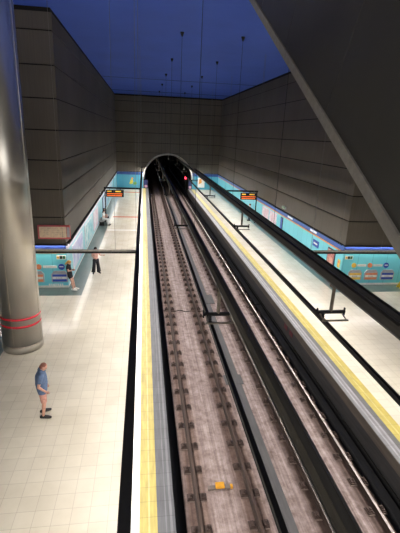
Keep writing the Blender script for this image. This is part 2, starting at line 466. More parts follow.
def fasten(rail, me, y0):
    y = y0
    while y < 64:
        o = bpy.data.objects.new('fastener', me); C.objects.link(o); o.parent = rail
        o.location = (0,y,0); o.rotation_euler = (0,0,random.uniform(-.03,.03))
        y += .945
fm = make_fastener_mesh().build('fastener', [M['grout'], M['clip']])
fme = fm.data; bpy.data.objects.remove(fm)
for x, lab, hd in ((1.40,'brown rail beside the dark trench of the left platform',M['rust']),
                   (2.87,'brown rail of the left track beside the grey channel cover',M['rust']),
                   (4.62,'rail of the right track nearest the grey channel cover',M['polish']),
                   (6.09,'shiny rail beside the dark face of the right platform',M['polish'])):
    r = make_rail(x, lab, hd, 0)
    fasten(r, fme, 5.45 + (.1 if x > 4 else 0))

# balise in the left track
bl = thing('track_beacon', 'orange-topped beacon on a grey bar lying in the left track', 'beacon', (2.07,8.53,-1.24))
MB().box(-.33,.30,-.06,.06,.03,.09).box(-.33,-.26,-.05,.05,0,.03).box(.22,.29,-.05,.05,0,.03).bevel(.006,1).build('mounting_bar', M['bar'], bl)
MB().box(-.12,.13,-.09,.11,.09,.15).bevel(.012,2).build('beacon_head', M['orange'], bl)
MB().box(.30,.37,-.05,.06,.02,.10).bevel(.01,1).build('end_cap', M['orange'], bl)
# track odds and ends
cv = MB().box(3.2,3.92,13.35,14.0,-1.24,-1.212).bevel(.006,1).build('inspection_cover', M['drain'])
tag(cv, 'flat grey cover plate across the channel between the tracks', 'cover plate')
cv2 = MB().box(3.42,4.1,21.3,22.6,-1.24,-1.205).bevel(.006,1).build('inspection_cover', M['drain'])
tag(cv2, 'small grey cover plate farther along the channel between the tracks', 'cover plate')
cab = MB().tube([(1.07,20.4,-1.22),(1.2,20.38,-1.228),(1.40,20.35,-1.228),(1.6,20.3,-1.222),(1.8,20.32,-1.20),(2.0,20.42,-1.21),(2.25,20.2,-1.20),(2.6,20.32,-1.222),(2.87,20.3,-1.228),(3.1,20.28,-1.222),(3.35,20.3,-1.215)], [.018,.011,.011,.018,.022,.022,.022,.018,.011,.018,.022], 6).build('cable', M['gap'], smooth=True)
tag(cab, 'thin black cable lying across the slab of the left track', 'cable')
cab = MB().tube([(5.7,20.9,-1.222),(5.95,20.88,-1.228),(6.2,20.85,-1.228),(6.32,20.86,-1.2),(6.45,20.9,-1.13),(6.68,20.9,-1.13)], [.016,.011,.011,.02,.025,.025], 6).build('cable', M['gap'], smooth=True)
tag(cab, 'short black cable crossing the trench below the right platform', 'cable')
tag(MB().rod((ER-.012,Y0,-.95),(ER-.012,YF,-.95),.03,8).build('cable', M['gap'], smooth=True), 'long black cable running along the face of the right platform', 'cable')
M['dark_red'] = plain('dark_red_paint', (92,24,38), .6, var=.1)
for y in (16.05,16.75):
    tag(MB().box(ER+.005,ER+.022,y-.2,y+.2,-.62,-.38).bevel(.004,1).build('marker_plate', M['dark_red']),
        'dark red plate on the right platform face, %s of the pair' % ('nearer' if y < 16.4 else 'farther'), 'plate', 'red plates on the platform face')

# ------------------------------------------------------------------ overhead line
BY0, BY1 = .5, 92.0
def overhead(xc, side):
    name = 'left' if side < 0 else 'right'
    o = thing('overhead_line_support', 'long dark overhead beam with drop posts above the %s track' % name, 'overhead beam', (xc,0,0))
    zt, zb, w = 4.52, 4.29, .065
    MB().box(-w,w,BY0,BY1,zb,zt).build('beam', M['beam'], o)
    MB().box(-w-.012,-w+.004,BY0,BY1,zb-.012,zb+.02).box(w-.02,w+.012,BY0,BY1,zt-.012,zt+.012).build('flange', M['beam_edge'], o)
    y = 15.6
    while y < 60:
        MB().rod((0,y,zt),(0,y,ZC-.02),.008,6).lathe([(.02,-.22),(.05,-.16),(.10,-.03),(.10,0)], (0,y,ZC), 10).build('hanger_rod', M['black_metal'], o)
        y += 8
    for k in range(8):
        y = 9.85 + 11.05*k
        p = MB().rod((0,y,zb+.02),(0,y,3.50),.05,10).box(-.10,.10,y-.10,y+.10,zb-.06,zb+.0).build('drop_post', M['pole'], o)
        MB().box(-.42,.42,y-.045,y+.045,3.44,3.52).box(-.42,-.39,y-.03,y+.03,3.38,3.60).box(.39,.42,y-.03,y+.03,3.38,3.60).build('cross_arm', M['black_metal'], p)
        MB().box(-.40,.36,y-.38,y-.33,3.36,3.40).rod((-.34,y-.35,3.38),(-.34,y,3.46),.018,6).rod((.32,y-.35,3.38),(.32,y,3.46),.018,6).build('tie_bar', M['pole'], p)
        MB().lathe([(.03,3.26),(.055,3.30),(.03,3.33),(.055,3.36),(.03,3.39),(.055,3.42),(.03,3.45)], (-.215,y,.04), 12).build('insulator', M['black_metal'], p, smooth=True)
    c = MB()
    c.prism([(-.045,3.30),(.045,3.30),(.03,3.26),(.03,3.20),(.045,3.18),(.008,3.15),(-.008,3.15),(-.045,3.18),(-.03,3.20),(-.03,3.26)],'y',BY0,BY1)
    cr = c.build('conductor_rail', M['black_metal'], loc=(xc-.215,0,0))
    tag(cr, 'thin black conductor rail hung under the %s overhead beam' % name, 'conductor rail')
overhead(2.0,-1); overhead(5.24,1)

# ------------------------------------------------------------------ lighting beams over both platform edges, cross arms
LX, RX = -.27, 7.71
ZA = 3.16
def light_beam(x, name):
    o = thing('lighting_beam', 'dark lighting beam hung along the edge of the %s platform' % name, 'lighting beam', (x,0,0))
    MB().prism([(-.085,ZA),(.085,ZA),(.085,ZA-.235),(-.085,ZA-.235)],'y',Y0+.5,YF-.1).build('housing', M['light_housing'], o)
    MB().prism([(-.08,ZA-.236),(0,ZA-.285),(.08,ZA-.236)],'y',Y0+.6,YF-.2).build('diffuser', M['lamp'], o)
    for y in (17.25, 27.8, 38.2, 48.7):
        for d in (-.10,.10):
            MB().rod((d*.6,y+d,ZA),(d*.6,y+d,ZC),.005,6).build('hanger_rod', M['rod'], o)
    return o
light_beam(LX,'left'); light_beam(RX,'right')
def arm(y, side, x_out):
    x_in = LX-.09 if side < 0 else RX+.09
    nm = 'left' if side < 0 else 'right'
    near = y < 25
    o = thing('cross_beam', ('grey cross beam with lamp spanning the %s platform in front of the cyan corner wall' if near else 'dark portal beam carrying the departure sign over the %s platform') % nm, 'cross beam')
    a, b = min(x_in,x_out), max(x_in,x_out)
    MB().box(a,b,y-.06,y+.06,ZA-.05,ZA).box(a,b,y-.06,y-.045,ZA-.14,ZA-.05,1).box(a,b,y+.045,y+.06,ZA-.14,ZA-.05,1).build('beam', [M['arm_grey'] if near else M['black_metal'], M['black_metal']], o)
    MB().box(a+.2,b-.2,y-.035,y+.035,ZA-.10,ZA-.05).build('diffuser', M['lamp_arm'], o)
    if near:
        for xx in (a+(b-a)*.3, a+(b-a)*.8): MB().rod((xx,y,ZA),(xx,y,ZC),.005,6).build('hanger_rod', M['rod'], o)
    else:
        xp = x_out + (.10 if side < 0 else -.10)
        MB().box(xp-.045,xp+.045,y-.045,y+.045,0,ZA-.13).build('post', M['black_metal'], o)
    return o
arm(17.25,-1,-4.72); arm(17.25,1,12.1)
arm(38.2,-1,-3.62); arm(38.2,1,10.95)
def led_sign(x, nm):
    s = thing('departure_sign', 'black departure sign with orange letters over the %s platform' % nm, 'sign', (x,38.05,2.72))
    MB().box(-.80,.80,-.06,.10,-.42,.22).bevel(.015,1).build('housing', M['black_metal'], s)
    MB().rod((-.5,.02,.22),(-.5,.02,.32),.02,6).rod((.5,.02,.22),(.5,.02,.32),.02,6).build('bracket', M['black_metal'], s)
    rnd = random.Random(3)
    for row, (z0, z1) in enumerate(((-.35,-.25),(-.18,-.08))):
        x0 = -.70; b = MB()
        while x0 < .6:
            w = rnd.choice((.05,.07,.09))
            b.box(x0,min(x0+w,.72),-.068,-.058,z0,z1); x0 += w+rnd.choice((.014,.018))
        b.build('lettering', M['led_orange'], s)
    for qa, qb in ((-.68,-.3),(.05,.55)): MB().box(qa,qb,-.068,-.058,.04,.14).build('yellow_text', M['led_yellow'], s)
led_sign(-2.62,'left'); led_sign(10.02,'right')

# lamp cornices under the dark cladding, along the long walls and the corner walls
def cornice(label, x0, x1, y0, y1, axis):
    o = thing('lamp_cornice', label, 'cornice lamp', ((x0+x1)/2,(y0+y1)/2,2.36))
    hx, hy = (x1-x0)/2, (y1-y0)/2
    MB().box(-hx,hx,-hy,hy,.03,.055).build('housing', M['black_metal'], o)
    ix, iy = (.03,.1) if axis == 'y' else (.1,.03)
    MB().box(-hx+ix,hx-ix,-hy+iy,hy-iy,.012,.0295).build('diffuser', M['lamp_cornice'] if axis == 'y' else M['lamp_corner'], o)
    for s in (-1,1):
        if axis == 'y': MB().box(s*hx-.006,s*hx+.006,-hy,hy,0,.055).build('lip', M['black_metal'], o)
        else: MB().box(-hx,hx,s*hy-.006,s*hy+.006,0,.055).build('lip', M['black_metal'], o)
cornice('long dark lamp cornice along the top of the left platform wall', XL+.016, XL+.15, YN+.1, YF-.1, 'y')
cornice('long dark lamp cornice along the top of the right platform wall', XR-.15, XR-.016, YN+.1, YF-.1, 'y')
cornice('short dark lamp cornice over the left cyan corner wall', XO0+.1, XL+.1, YN-.15, YN-.016, 'x')
cornice('short dark lamp cornice over the right cyan corner wall', XR-.1, XO1-.1, YN-.15, YN-.016, 'x')

# ------------------------------------------------------------------ steel column
col = thing('column', 'large brushed steel column with two red rings on the left platform', 'column', (-4.65,14.75,0))
MB().lathe([(.72,.28),(.72,ZC)], seg=64).build('shaft', M['steel'], col, smooth=True)
MB().lathe([(.735,0),(.735,.26),(.72,.29)], seg=64).build('base_collar', M['steel'], col, smooth=True)
MB().lathe([(.738,.25),(.742,.27),(.738,.29)], seg=64).build('collar_joint', M['steel_seam'], col)
for z in (1.40,1.10): MB().lathe([(.7235,z-.042),(.7235,z+.042)], seg=64).build('red_ring', M['red'], col, smooth=True)
for a in (-1.75,-.2): MB().box(-.006,.006,-.006,.006,.3,ZC-.1).build('panel_joint', M['steel_seam'], col, loc=(.72*math.cos(a),.72*math.sin(a),0))

# ------------------------------------------------------------------ escalator flank in the upper right corner
es = thing('escalator', 'dark metal-clad flank of an inclined escalator across the upper right corner', 'escalator', (3.0,0,0))
k30 = math.tan(math.radians(29.5)); ca, sa = math.cos(math.radians(29.5)), math.sin(math.radians(29.5))
def EP(s, h): return (4.215+s*ca-h*sa, 6.84+s*sa+h*ca)
def SM(h): return (ZC-6.84-h*ca)/sa-.01       # where a line of the flank meets the ceiling
def band(h0, h1, x0, x1, s0=-2.2, s1=None):
    a1, b1 = (SM(h0), SM(h1)) if s1 is None else (min(s1,SM(h0)), min(s1,SM(h1)))
    return MB().prism([EP(s0,h0),EP(a1,h0),EP(b1,h1),EP(s0,h1)],'x',x0,x1)
band(.165,2.7,.02,1.35).build('truss_casing', M['gap'], es)
js = [-2.1,3.12,5.97,8.6,None]
for a, b in zip(js, js[1:]):
    band(.175,2.7,0,.03,a+.008,None if b is None else b-.008).build('side_panel', M['panel'], es)
for a in js[1:4]:
    band(.175,2.7,.006,.02,a-.011,a+.011).build('joint_strip', M['panel_joint'], es)
band(0,.17,-.03,1.38).build('edge_strip', M['edge_strip'], es)
band(2.7,2.8,-.02,.12).build('handrail', M['black_metal'], es)

# ------------------------------------------------------------------ wall graphics and signs on the returns
YS = YN - .0
M['g_orange'] = plain('salmon_orange_enamel', (232,142,100), .35, var=.05)
M['g_yellow'] = plain('yellow_enamel', (238,196,84), .35, var=.05)
M['g_blue'] = plain('blue_enamel', (38,76,176), .35, var=.05)
M['faint'] = plain('faint_grey_print', (206,208,212), .4, var=.03)
M['g_grey'] = plain('silver_grey_panel', (172,174,180), .4, .1, var=.05)
COLS = {'yellow': 'g_yellow', 'orange': 'g_orange', 'blue': 'g_blue'}
def disc(b, x, z, r, y0, y1, mi=0):
    b.prism([(x+r*math.cos(2*PI*i/24), z+r*math.sin(2*PI*i/24)) for i in range(24)], 'y', y0, y1, mi); return b
def route(nm, stations, zc, y):
    o = thing('route_diagram', 'white route line with coloured dots on the %s cyan corner wall' % nm, 'route diagram', (stations[0][0],y,zc))
    x0 = stations[0][0]
    for (xa, ca_), (xb, cb_) in zip(stations, stations[1:]):
        b = MB().box(xa-x0+.22,xb-x0-.24,-.02,.0,-.065,.065)
        ln = b.build('white_bar', M['white'], o)
        m = MB(); q = xa-x0+.38
        while q < xb-x0-.40: m.box(q,q+.05,-.024,-.019,-.025,.03); q += .075
        m.build('lettering', M['faint'], ln)
    for xa, c_ in stations:
        d = disc(MB(), xa-x0, 0, .145 if c_ != 'blue' else .165, -.03, 0).build('dot', M[COLS[c_]], o)
        if c_ == 'blue': MB().box(xa-x0-.10,xa-x0+.10,-.036,-.028,-.01,.04).build('dot_mark', M['white'], d)
route('left', [(-5.45,'orange'),(-4.30,'blue')][::1], 1.17, YN)
# left wall diagram continues behind the column
route_r = [(12.13,'yellow'),(13.13,'orange'),(14.15,'blue')]
route('right', route_r, 1.22, YN)
def wall_box(x, c, nm, z0=.33, w=.84, h=.62):
    o = thing('wall_panel', '%s and white panel with silver top on the %s cyan corner wall' % (c, nm), 'wall panel', (x,YN,z0), 0, 'banded panels on the cyan corner walls')
    W = w/2
    pts = [(-W,0),(W,0),(W,h*.72),(W-.14,h),(-W+.14,h),(-W,h*.72)]
    MB().prism(pts,'y',-.06,0).build('backing', M['g_grey'], o)
    MB().box(-W+.06,W-.06,-.072,-.058,h*.50,h*.70).box(-W+.06,W-.06,-.072,-.058,h*.06,h*.27).build('colour_band', M[COLS[c]], o)
    b = MB().box(-W+.06,W-.06,-.07,-.058,h*.28,h*.49).build('white_band', M['white'], o)
    m = MB(); q = -W+.25
    while q < W-.3: m.box(q,q+.05,-.074,-.069,h*.34,h*.43); q += .08
    m.build('lettering', M['g_grey'], b)
    return o
wall_box(-4.42,'blue','left'); wall_box(-5.62,'orange','left')
wall_box(12.27,'yellow','right'); wall_box(13.28,'orange','right'); wall_box(14.32,'blue','right')
M['green'] = plain('green_sign', (40,110,70), .4, var=.05)
M['dark_green'] = plain('dark_pictogram', (34,50,40), .4)
def picto(x, nm):
    o = thing('pictogram_sign', 'small green and white pictogram sign high on the %s cyan corner wall' % nm, 'sign', (x,YN,1.58))
    MB().box(-.24,.24,-.02,0,0,.22).build('plate', M['white'], o)
    MB().box(-.08,.06,-.026,-.018,.03,.19).build('pictogram', M['dark_green'], o)
    MB().box(.08,.2,-.026,-.018,.03,.19).build('arrow_field', M['green'], o)
    MB().box(-.22,-.1,-.026,-.018,.05,.17).build('yellow_field', M['g_yellow'], o)
picto(-4.28,'left'); picto(11.75,'right')
# white dashes at the foot of the left corner wall
b = MB()
x = -5.0
while x < -4.25: b.box(x,x+.06,YN-.018,YN+.01,.12,.22); x += .11
tag(b.build('vent_grille', M['white']), 'row of small white slots at the foot of the left cyan corner wall', 'vent')
# framed notice on the cladding
nt_ = thing('notice_board', 'red-framed cream notice mounted on the dark left corner wall', 'notice', (-4.53,YN,2.70))
M['cream'] = plain('cream_notice', (232,212,182), .5, var=.05)
M['red_frame'] = plain('red_frame', (206,96,98), .4, var=.05)
M['notice_text'] = plain('faded_notice_print', (222,194,168), .6)
MB().box(-.80,.80,-.10,-.02,0,.72).bevel(.02,1).build('frame', M['red_frame'], nt_)
sh = MB().box(-.72,.60,-.112,-.098,.08,.64).build('sheet', M['cream'], nt_)
m = MB()
for i in range(5):
    z = .14+.1*i
    x = -.62
    while x < .45:
        w = random.choice((.08,.14,.2)); m.box(x,min(x+w,.52),-.116,-.110,z,z+.035); x += w+.04
m.build('print', M['notice_text'], sh)
MB().box(.63,.77,-.112,-.098,.1,.62).build('side_label', M['g_grey'], nt_)

# ------------------------------------------------------------------ posters and signs on the long walls
def wall_poster(x, side, y0, y1, z0, z1, mat, frame, label, name='poster', cat='poster'):
    o = thing(name, label, cat, (x,(y0+y1)/2,z0))
    h, w = z1-z0, (y1-y0)/2
    s = -side        # outward direction from the wall
    a, b_ = sorted((0, s*.05)); c, d = sorted((s*.035, s*.056))
    MB().box(a,b_,-w,w,0,h).build('frame', frame, o)
    MB().box(c,d,-w+.07,w-.07,.07,h-.07).build('sheet', mat, o)
    return o
F_W = plain('white_poster_frame', (218,216,222), .4, var=.04)
F_D = plain('dark_poster_frame', (46,44,66), .4, var=.05)
P1 = picture('lilac_poster', [(200,204,226),(168,168,212),(216,218,232),(140,180,206)], .9, seed=3)
P2 = picture('teal_poster', [(60,160,170),(206,226,230),(96,180,196),(226,226,236)], .8, seed=7)
P3 = picture('pale_pink_poster', [(232,226,234),(214,180,200),(236,232,236),(170,200,212)], .7, seed=11)
P4 = picture('sky_poster', [(150,200,226),(226,232,240),(110,150,196),(196,216,226)], .6, seed=15)
P5 = picture('white_pink_poster', [(232,226,232),(236,230,232),(222,180,196),(232,226,230)], 1.4, seed=19)
P6 = picture('salmon_poster', [(206,130,116),(226,176,156),(176,90,90),(214,160,140)], 1.6, seed=23)
wall_poster(XL,-1,22.6,26.4,.45,1.85,P1,F_W,'white-framed lilac poster nearest the left corner')
wall_poster(XL,-1,27.6,31.4,.35,1.85,P2,F_W,'teal and white poster just beyond the lilac one on the left wall')
wall_poster(XL,-1,32.4,35.8,.35,1.85,P3,F_W,'pale pink poster on the left wall nearer than the seated people')
wall_poster(XL,-1,40.2,44.6,.35,1.85,P4,F_D,'dark-framed sky blue poster on the left wall beyond the portal beam')
wall_poster(XL,-1,47.0,52.0,.35,1.85,P2,F_W,'far teal poster on the left wall near the end wall')
wall_poster(XR,1,33.2,35.2,.75,1.85,P5,F_W,'pale poster with pink shapes, nearer of the pair on the right wall')
wall_poster(XR,1,35.5,37.6,.75,1.85,P5,F_W,'pale poster with pink shapes, farther of the pair on the right wall')
wall_poster(XR,1,21.9,22.9,.35,1.80,P6,F_D,'tall dark-framed salmon poster near the right corner')
wall_poster(XR,1,31.6,32.1,.3,1.85,M['g_blue'],F_D,'narrow blue panel beside the pale posters on the right wall', 'wall_sign', 'sign')
yp = thing('emergency_sign', 'small yellow sign on the right wall beside the salmon poster', 'sign', (XR,21.35,.95))
MB().box(-.03,0,-.14,.14,0,.5).bevel(.008,1).build('plate', M['g_yellow'], yp)
MB().box(-.036,-.028,-.08,.08,.28,.42).build('symbol', M['g_orange'], yp)
bs_ = thing('station_sign', 'small blue sign below the orange line on the right wall', 'sign', (XR,24.8,1.28))
MB().box(-.04,0,-.45,.45,0,.42).build('plate', M['g_blue'], bs_)
MB().box(-.046,-.038,-.3,.3,.16,.26).build('lettering', M['white'], bs_)
for y, lab in ((30.0,'white lettering on the blue band of the right wall, farther line'),(25.4,'white lettering on the blue band of the right wall, nearer line')):
    m = MB(); q = -.55
    while q < .5: m.box(-.065,-.028,q,q+.09,2.12,2.26); q += .14
    o = m.build('band_lettering', M['white'], loc=(XR+.02,y,0)); tag(o, lab, 'lettering')
ex = thing('exit_sign', 'small pale green exit sign fixed just above the blue band of the right wall', 'sign', (XR,31.5,2.62))
MB().box(-.12,0,-.38,.38,0,.22).build('box', M['g_grey'], ex)
MB().box(-.126,-.118,-.34,.34,.03,.19).build('face', plain('pale_green_face', (110,150,116), .4), ex)
cam = thing('security_camera', 'small white camera on the lower edge of the left dark wall', 'camera', (XL,37.6,2.55))
MB().box(0,.06,-.06,.06,.02,.2).build('bracket', M['white'], cam)
MB().box(.05,.17,-.22,.16,.04,.2).bevel(.02,1).build('body', M['white'], cam)
MB().rod((.11,-.22,.12),(.11,-.25,.12),.045,10).build('lens', M['black_metal'], cam)
# murals on the end wall
M['mural_y'] = plain('mural_yellow', (206,196,70), .5); M['mural_g'] = plain('mural_green', (110,160,70), .5); M['mural_o'] = plain('mural_orange', (226,160,80), .5)
mu = thing('mural', 'yellow and green painted mural patches on the teal end wall, left side', 'mural', (-1.6,YF-.021,.45))
def blob(pts): return MB().prism(pts,'y',-.015,0)
blob([(-.55,.15),(-.35,.75),(-.1,.9),(.05,.5),(-.05,.2),(-.3,.1)]).build('yellow_shape', M['mural_y'], mu)
blob([(.0,.05),(.15,.45),(.5,.5),(.6,.15),(.3,0)]).build('green_shape', M['mural_g'], mu)
blob([(-.3,.9),(-.1,1.15),(.1,.95),(0,.85)]).build('orange_shape', M['mural_o'], mu)
mp = thing('poster', 'white and orange poster on the end wall right of the tunnel mouth', 'poster', (8.75,YF-.021,.3))
MB().box(-.5,.55,-.05,0,0,1.5).build('sheet', M['white'], mp)
blob([(-.35,.5),(-.3,1.2),(.05,1.35),(.1,.7)]).build('orange_shape', M['mural_o'], mp).location = (0,-.05,0)

# ------------------------------------------------------------------ tunnel mouth fittings
def end_gate(x, nm, w):
    o = thing('end_gate', 'dark blue end-of-platform gate with a pink notice at the %s of the tunnel mouth' % nm, 'gate', (x,YF-.25,0))
    MB().box(-w,w,-.04,.04,.08,1.25).build('panel', plain('navy_gate', (34,40,92), .5), o)
    MB().box(-w*.6,w*.75,-.055,-.038,.12,.5).build('notice', plain('pink_notice', (206,160,176), .5), o)
    for s in (-1,1): MB().box(s*w-.03,s*w+.03,-.05,.05,0,1.35).build('post', M['black_metal'], o)
end_gate(.33,'left',.30); end_gate(7.03,'right',.27)
cb = thing('junction_box', 'small white box on the pale tunnel rim, left side', 'box', (-.05,YF-.13,1.72))
MB().box(-.12,.14,-.2,0,0,.55).bevel(.02,1).build('body', M['white'], cb)
MB().rod((0,-.08,-1.6),(0,-.08,0),.03,6).build('conduit', M['rim'], cb)
sg = thing('signal', 'red signal light glowing at the right of the tunnel mouth', 'signal', (6.42,YF+.8,-1.24))
MB().rod((0,.1,0),(0,.1,2.4),.05,8).build('post', M['black_metal'], sg)
MB().box(-.17,.17,-.08,.15,2.35,3.2).bevel(.02,1).build('housing', M['black_metal'], sg)
disc(MB(), 0, 2.86, .17, -.11, -.078).build('lens', M['red_lamp'], sg)
MB().tube([(.12*math.cos(a)*1.3,-.2,2.86+.16*math.sin(a)) for a in [PI*i/8 for i in range(9)]], .012, 5).build('visor', M['black_metal'], sg)
lt = thing('lamp', 'small pale lamp under the crown of the tunnel arch', 'lamp', (3.7,YF+.4,4.3))
MB().rod((0,0,.2),(0,0,.66),.02,6).build('stem', M['rim'], lt); MB().box(-.06,.06,-.2,.2,0,.2).build('body', M['rim'], lt)

# yellow thing at the right border
yf = thing('floor_sign', 'yellow floor sign at the frame edge on the right green border', 'floor sign', (15.1,20.4,0))
for s in (-1,1):
    MB().prism([(-.30,0),(.30,0),(.14,.62),(-.14,.62)],'y',-.012,.012).build('leaf', M['yellow'], yf, loc=(0,s*.14,0)).rotation_euler = (s*.22,0,0)

# ------------------------------------------------------------------ people
def skin_mat(name, c):
    m = plain(name, c, .55, var=.06, nscale=14); m.node_tree.nodes['Principled BSDF'].inputs['Subsurface Weight'].default_value = .05
    return m
SK = skin_mat('skin', (206,158,138)); SK2 = skin_mat('skin_tan', (190,142,122))
def cloth(name, c):
    m, nt, bs = new_mat(name)
    n = noise(nt, coords(nt), 16, 5, .6)
    nt.links.new(ramp(nt, n, [(.3, tuple(x*.86 for x in c)), (.7, tuple(min(255,x*1.08) for x in c))]), bs.inputs['Base Color'])
    bs.inputs['Roughness'].default_value = .85; bump(nt, bs, n, .4, .01)
    return m
def evaluated(o):
    dg = bpy.context.evaluated_depsgraph_get()
    ev = o.evaluated_get(dg)
    return bpy.data.meshes.new_from_object(ev)
def loft(b, pts):
    """pts: (pos, side_radius, depth_radius) dense closed chain for the trunk and limbs"""
    for (p, ra, rb), (q, sa_, sb_) in zip(pts, pts[1:]):
        p, q = Vector(p), Vector(q)
        L = (q-p).length
        n = max(2, int(L/.03))
        for i in range(n+1):
            t = i/n
            c = p.lerp(q, t); r1 = ra+(sa_-ra)*t; r2 = rb+(sb_-rb)*t
            b.ball(c, (r2, r1, max(r1,r2)*.75), 12)
def capsule(b, p, q, r0, r1):
    p, q = Vector(p), Vector(q)
    b.tube([p,q],[r0,r1],12); b.ball(p,r0,12); b.ball(q,r1,12)
def person(label, loc, rz, J, look, parts, sex='m', vox=.014, seated=False):
    """J: joints in a frame that faces +X. parts: dict of garment materials"""
    o = thing('person', label, 'person', loc, rz)
    b = MB(); k = .9 if sex == 'f' else 1.0
    belly = J.get('belly', 0)
    V = {n: Vector(p) for n, p in J.items() if isinstance(p, tuple)}
    pe, wa, ch, nb, hd = V['pelvis'], V['waist'], V['chest'], V['neck'], V['head']
    loft(b, [(pe-Vector((0,0,.06)), .155*k, .115*k), (pe+Vector((0,0,.05)), .165*k, .12*k+belly*.4), (wa, .145*k+belly*.3, .11*k+belly), (ch, .175*k, .122*k+belly*.4), (ch+(nb-ch)*.6, .155*k, .095*k), (nb, .075, .07)])
    for s in ('l','r'):
        sh, el, wr = V['sh_'+s], V['el_'+s], V['wr_'+s]
        hp, kn, an, toe = V['hip_'+s], V['kn_'+s], V['an_'+s], V['toe_'+s]
        capsule(b, nb-Vector((0,0,.05)), sh, .06*k, .062*k)
        capsule(b, sh, el, .058*k, .042*k); capsule(b, el, wr, .042*k, .029*k)
        capsule(b, hp, kn, .092*k, .06*k); capsule(b, kn, an, .06*k, .04*k)
        b.ball(kn.lerp(an,.28) - Vector((.012,0,0)), (.056*k,.055*k,.10), 12)
        capsule(b, an-Vector((.02,0,.03)), toe, .038, .03)
        # hand: palm, four fingers, thumb
        fd = (wr-el).normalized(); bend = V.get('curl_'+s, Vector((.5,0,-.5))).normalized()
        sd = fd.cross(bend).normalized() if fd.cross(bend).length > .05 else Vector((0,1,0))
        pm = wr + fd*.05
        capsule(b, wr, pm+fd*.03, .028, .034)
        b.ball(pm+fd*.01+sd*.018, .026, 10); b.ball(pm+fd*.01-sd*.018, .026, 10)
        for i, ln in enumerate((.055,.065,.06,.045)):
            a = pm + fd*.035 + sd*(.030-.020*i)
            c1 = a + (fd*.8+bend*.3).normalized()*ln*.55; c2 = c1 + (fd*.4+bend*.8).normalized()*ln*.55
            capsule(b, a, c1, .0105, .010); capsule(b, c1, c2, .010, .008)
        ta = pm - fd*.015 + sd*.03
        tb = ta + (fd*.5+sd*.8+bend*.3).normalized()*.04; capsule(b, ta, tb, .013, .011); capsule(b, tb, tb+(fd*.8+bend*.5).normalized()*.028, .011, .009)
    # head
    capsule(b, nb, hd-Vector((0,0,.04)), .058*k, .055*k)
    f = Vector(look).normalized(); sdv = Vector((0,0,1)).cross(f)
    sdv = sdv.normalized() if sdv.length > .05 else Vector((0,1,0))
    upv = f.cross(sdv).normalized()
    R = Matrix((f, sdv, upv)).transposed().to_4x4()
    H = lambda a, c, d: hd + f*a + sdv*c + upv*d
    b.ball(H(-.012,0,.03), (.098,.078,.10), 16, rot=R); b.ball(H(.022,0,-.035), (.072,.058,.075), 14, rot=R)
    b.ball(H(.055,0,-.085), (.03,.034,.022), 10, rot=R)
    b.ball(H(.094,0,-.01), (.022,.014,.026), 8, rot=R); b.ball(H(.086,0,-.052), (.012,.024,.010), 8, rot=R)
    b.ball(H(.08,0,.03), (.018,.05,.012), 8, rot=R)
    for s in (-1,1): b.ball(H(-.005,s*.08,0), (.022,.010,.032), 8, rot=R)
    raw = b.build('body', SK)
    md = raw.modifiers.new('r','REMESH'); md.mode = 'VOXEL'; md.voxel_size = vox
    sm = raw.modifiers.new('s','SMOOTH'); sm.iterations = 4; sm.factor = .5
    me = evaluated(raw); old = raw.data; raw.modifiers.clear(); raw.data = me; bpy.data.meshes.remove(old)
    me.materials.clear(); me.materials.append(parts.get('skin', SK))
    for p in me.polygons: p.use_smooth = True
    raw.parent = o
    for s in (-1,1):
        MB().ball(H(.083,s*.03,.012), (.008,.012,.008), 8, rot=R).build('eye', M['black_metal'], raw)
    # garments: offset copies of the body's own regions
    segs = [('torso',pe-Vector((0,0,.12)),wa),('torso',wa,ch),('torso',ch,nb),('neck',nb,hd-Vector((0,0,.05))),('head',hd-Vector((0,0,.04)),hd+Vector((0,0,.06)))]
    for s in ('l','r'):
        segs += [('torso',nb-Vector((0,0,.06)),V['sh_'+s]),('uarm',V['sh_'+s],V['el_'+s]),('farm',V['el_'+s],V['wr_'+s]),('hand',V['wr_'+s],V['wr_'+s]+(V['wr_'+s]-V['el_'+s]).normalized()*.15),
                 ('thigh',V['hip_'+s],V['kn_'+s]),('shin',V['kn_'+s],V['an_'+s]-Vector((0,0,.0))),('foot',V['an_'+s]-Vector((.03,0,.03)),V['toe_'+s])]
    info = []
    for v in me.vertices:
        best = None
        for nme, a, c in segs:
            d = c-a; t = max(0, min(1, (v.co-a).dot(d)/max(1e-9,d.length_squared)))
            rr = {'torso':.12,'thigh':.08,'shin':.05,'head':.08}.get(nme,.04)
            dist = (v.co-(a+d*t)).length - rr
            if best is None or dist < best[0]: best = (dist, nme, t)
        info.append(best)
    def garment(name, test, off, mat, thick=.006):
        g = bmesh.new(); g.from_mesh(me); g.verts.ensure_lookup_table()
        keep = [test(i[1], i[2], v.co) for i, v in zip(info, me.vertices)]
        kill = [fc for fc in g.faces if sum(keep[v.index] for v in fc.verts) < len(fc.verts)*.5]
        g.normal_update()
        nrm = [v.normal.copy() for v in g.verts]
        for v in g.verts:
            d = off(v.co) if callable(off) else off
            v.co += nrm[v.index]*d
        bmesh.ops.delete(g, geom=kill, context='FACES')
        for _ in range(3): bmesh.ops.smooth_vert(g, verts=g.verts[:], factor=.5, use_axis_x=True, use_axis_y=True, use_axis_z=True)
        mm = bpy.data.meshes.new(name); g.to_mesh(mm); g.free(); mm.materials.append(mat)
        for p in mm.polygons: p.use_smooth = True
        q = bpy.data.objects.new(name, mm); C.objects.link(q); q.parent = o
        s_ = q.modifiers.new('t','SOLIDIFY'); s_.thickness = thick; s_.offset = 1
        return q
    for name, (test, off, mat) in parts.get('garments', {}).items(): garment(name, test, off, mat)
    # hair
    hm = parts.get('hair')
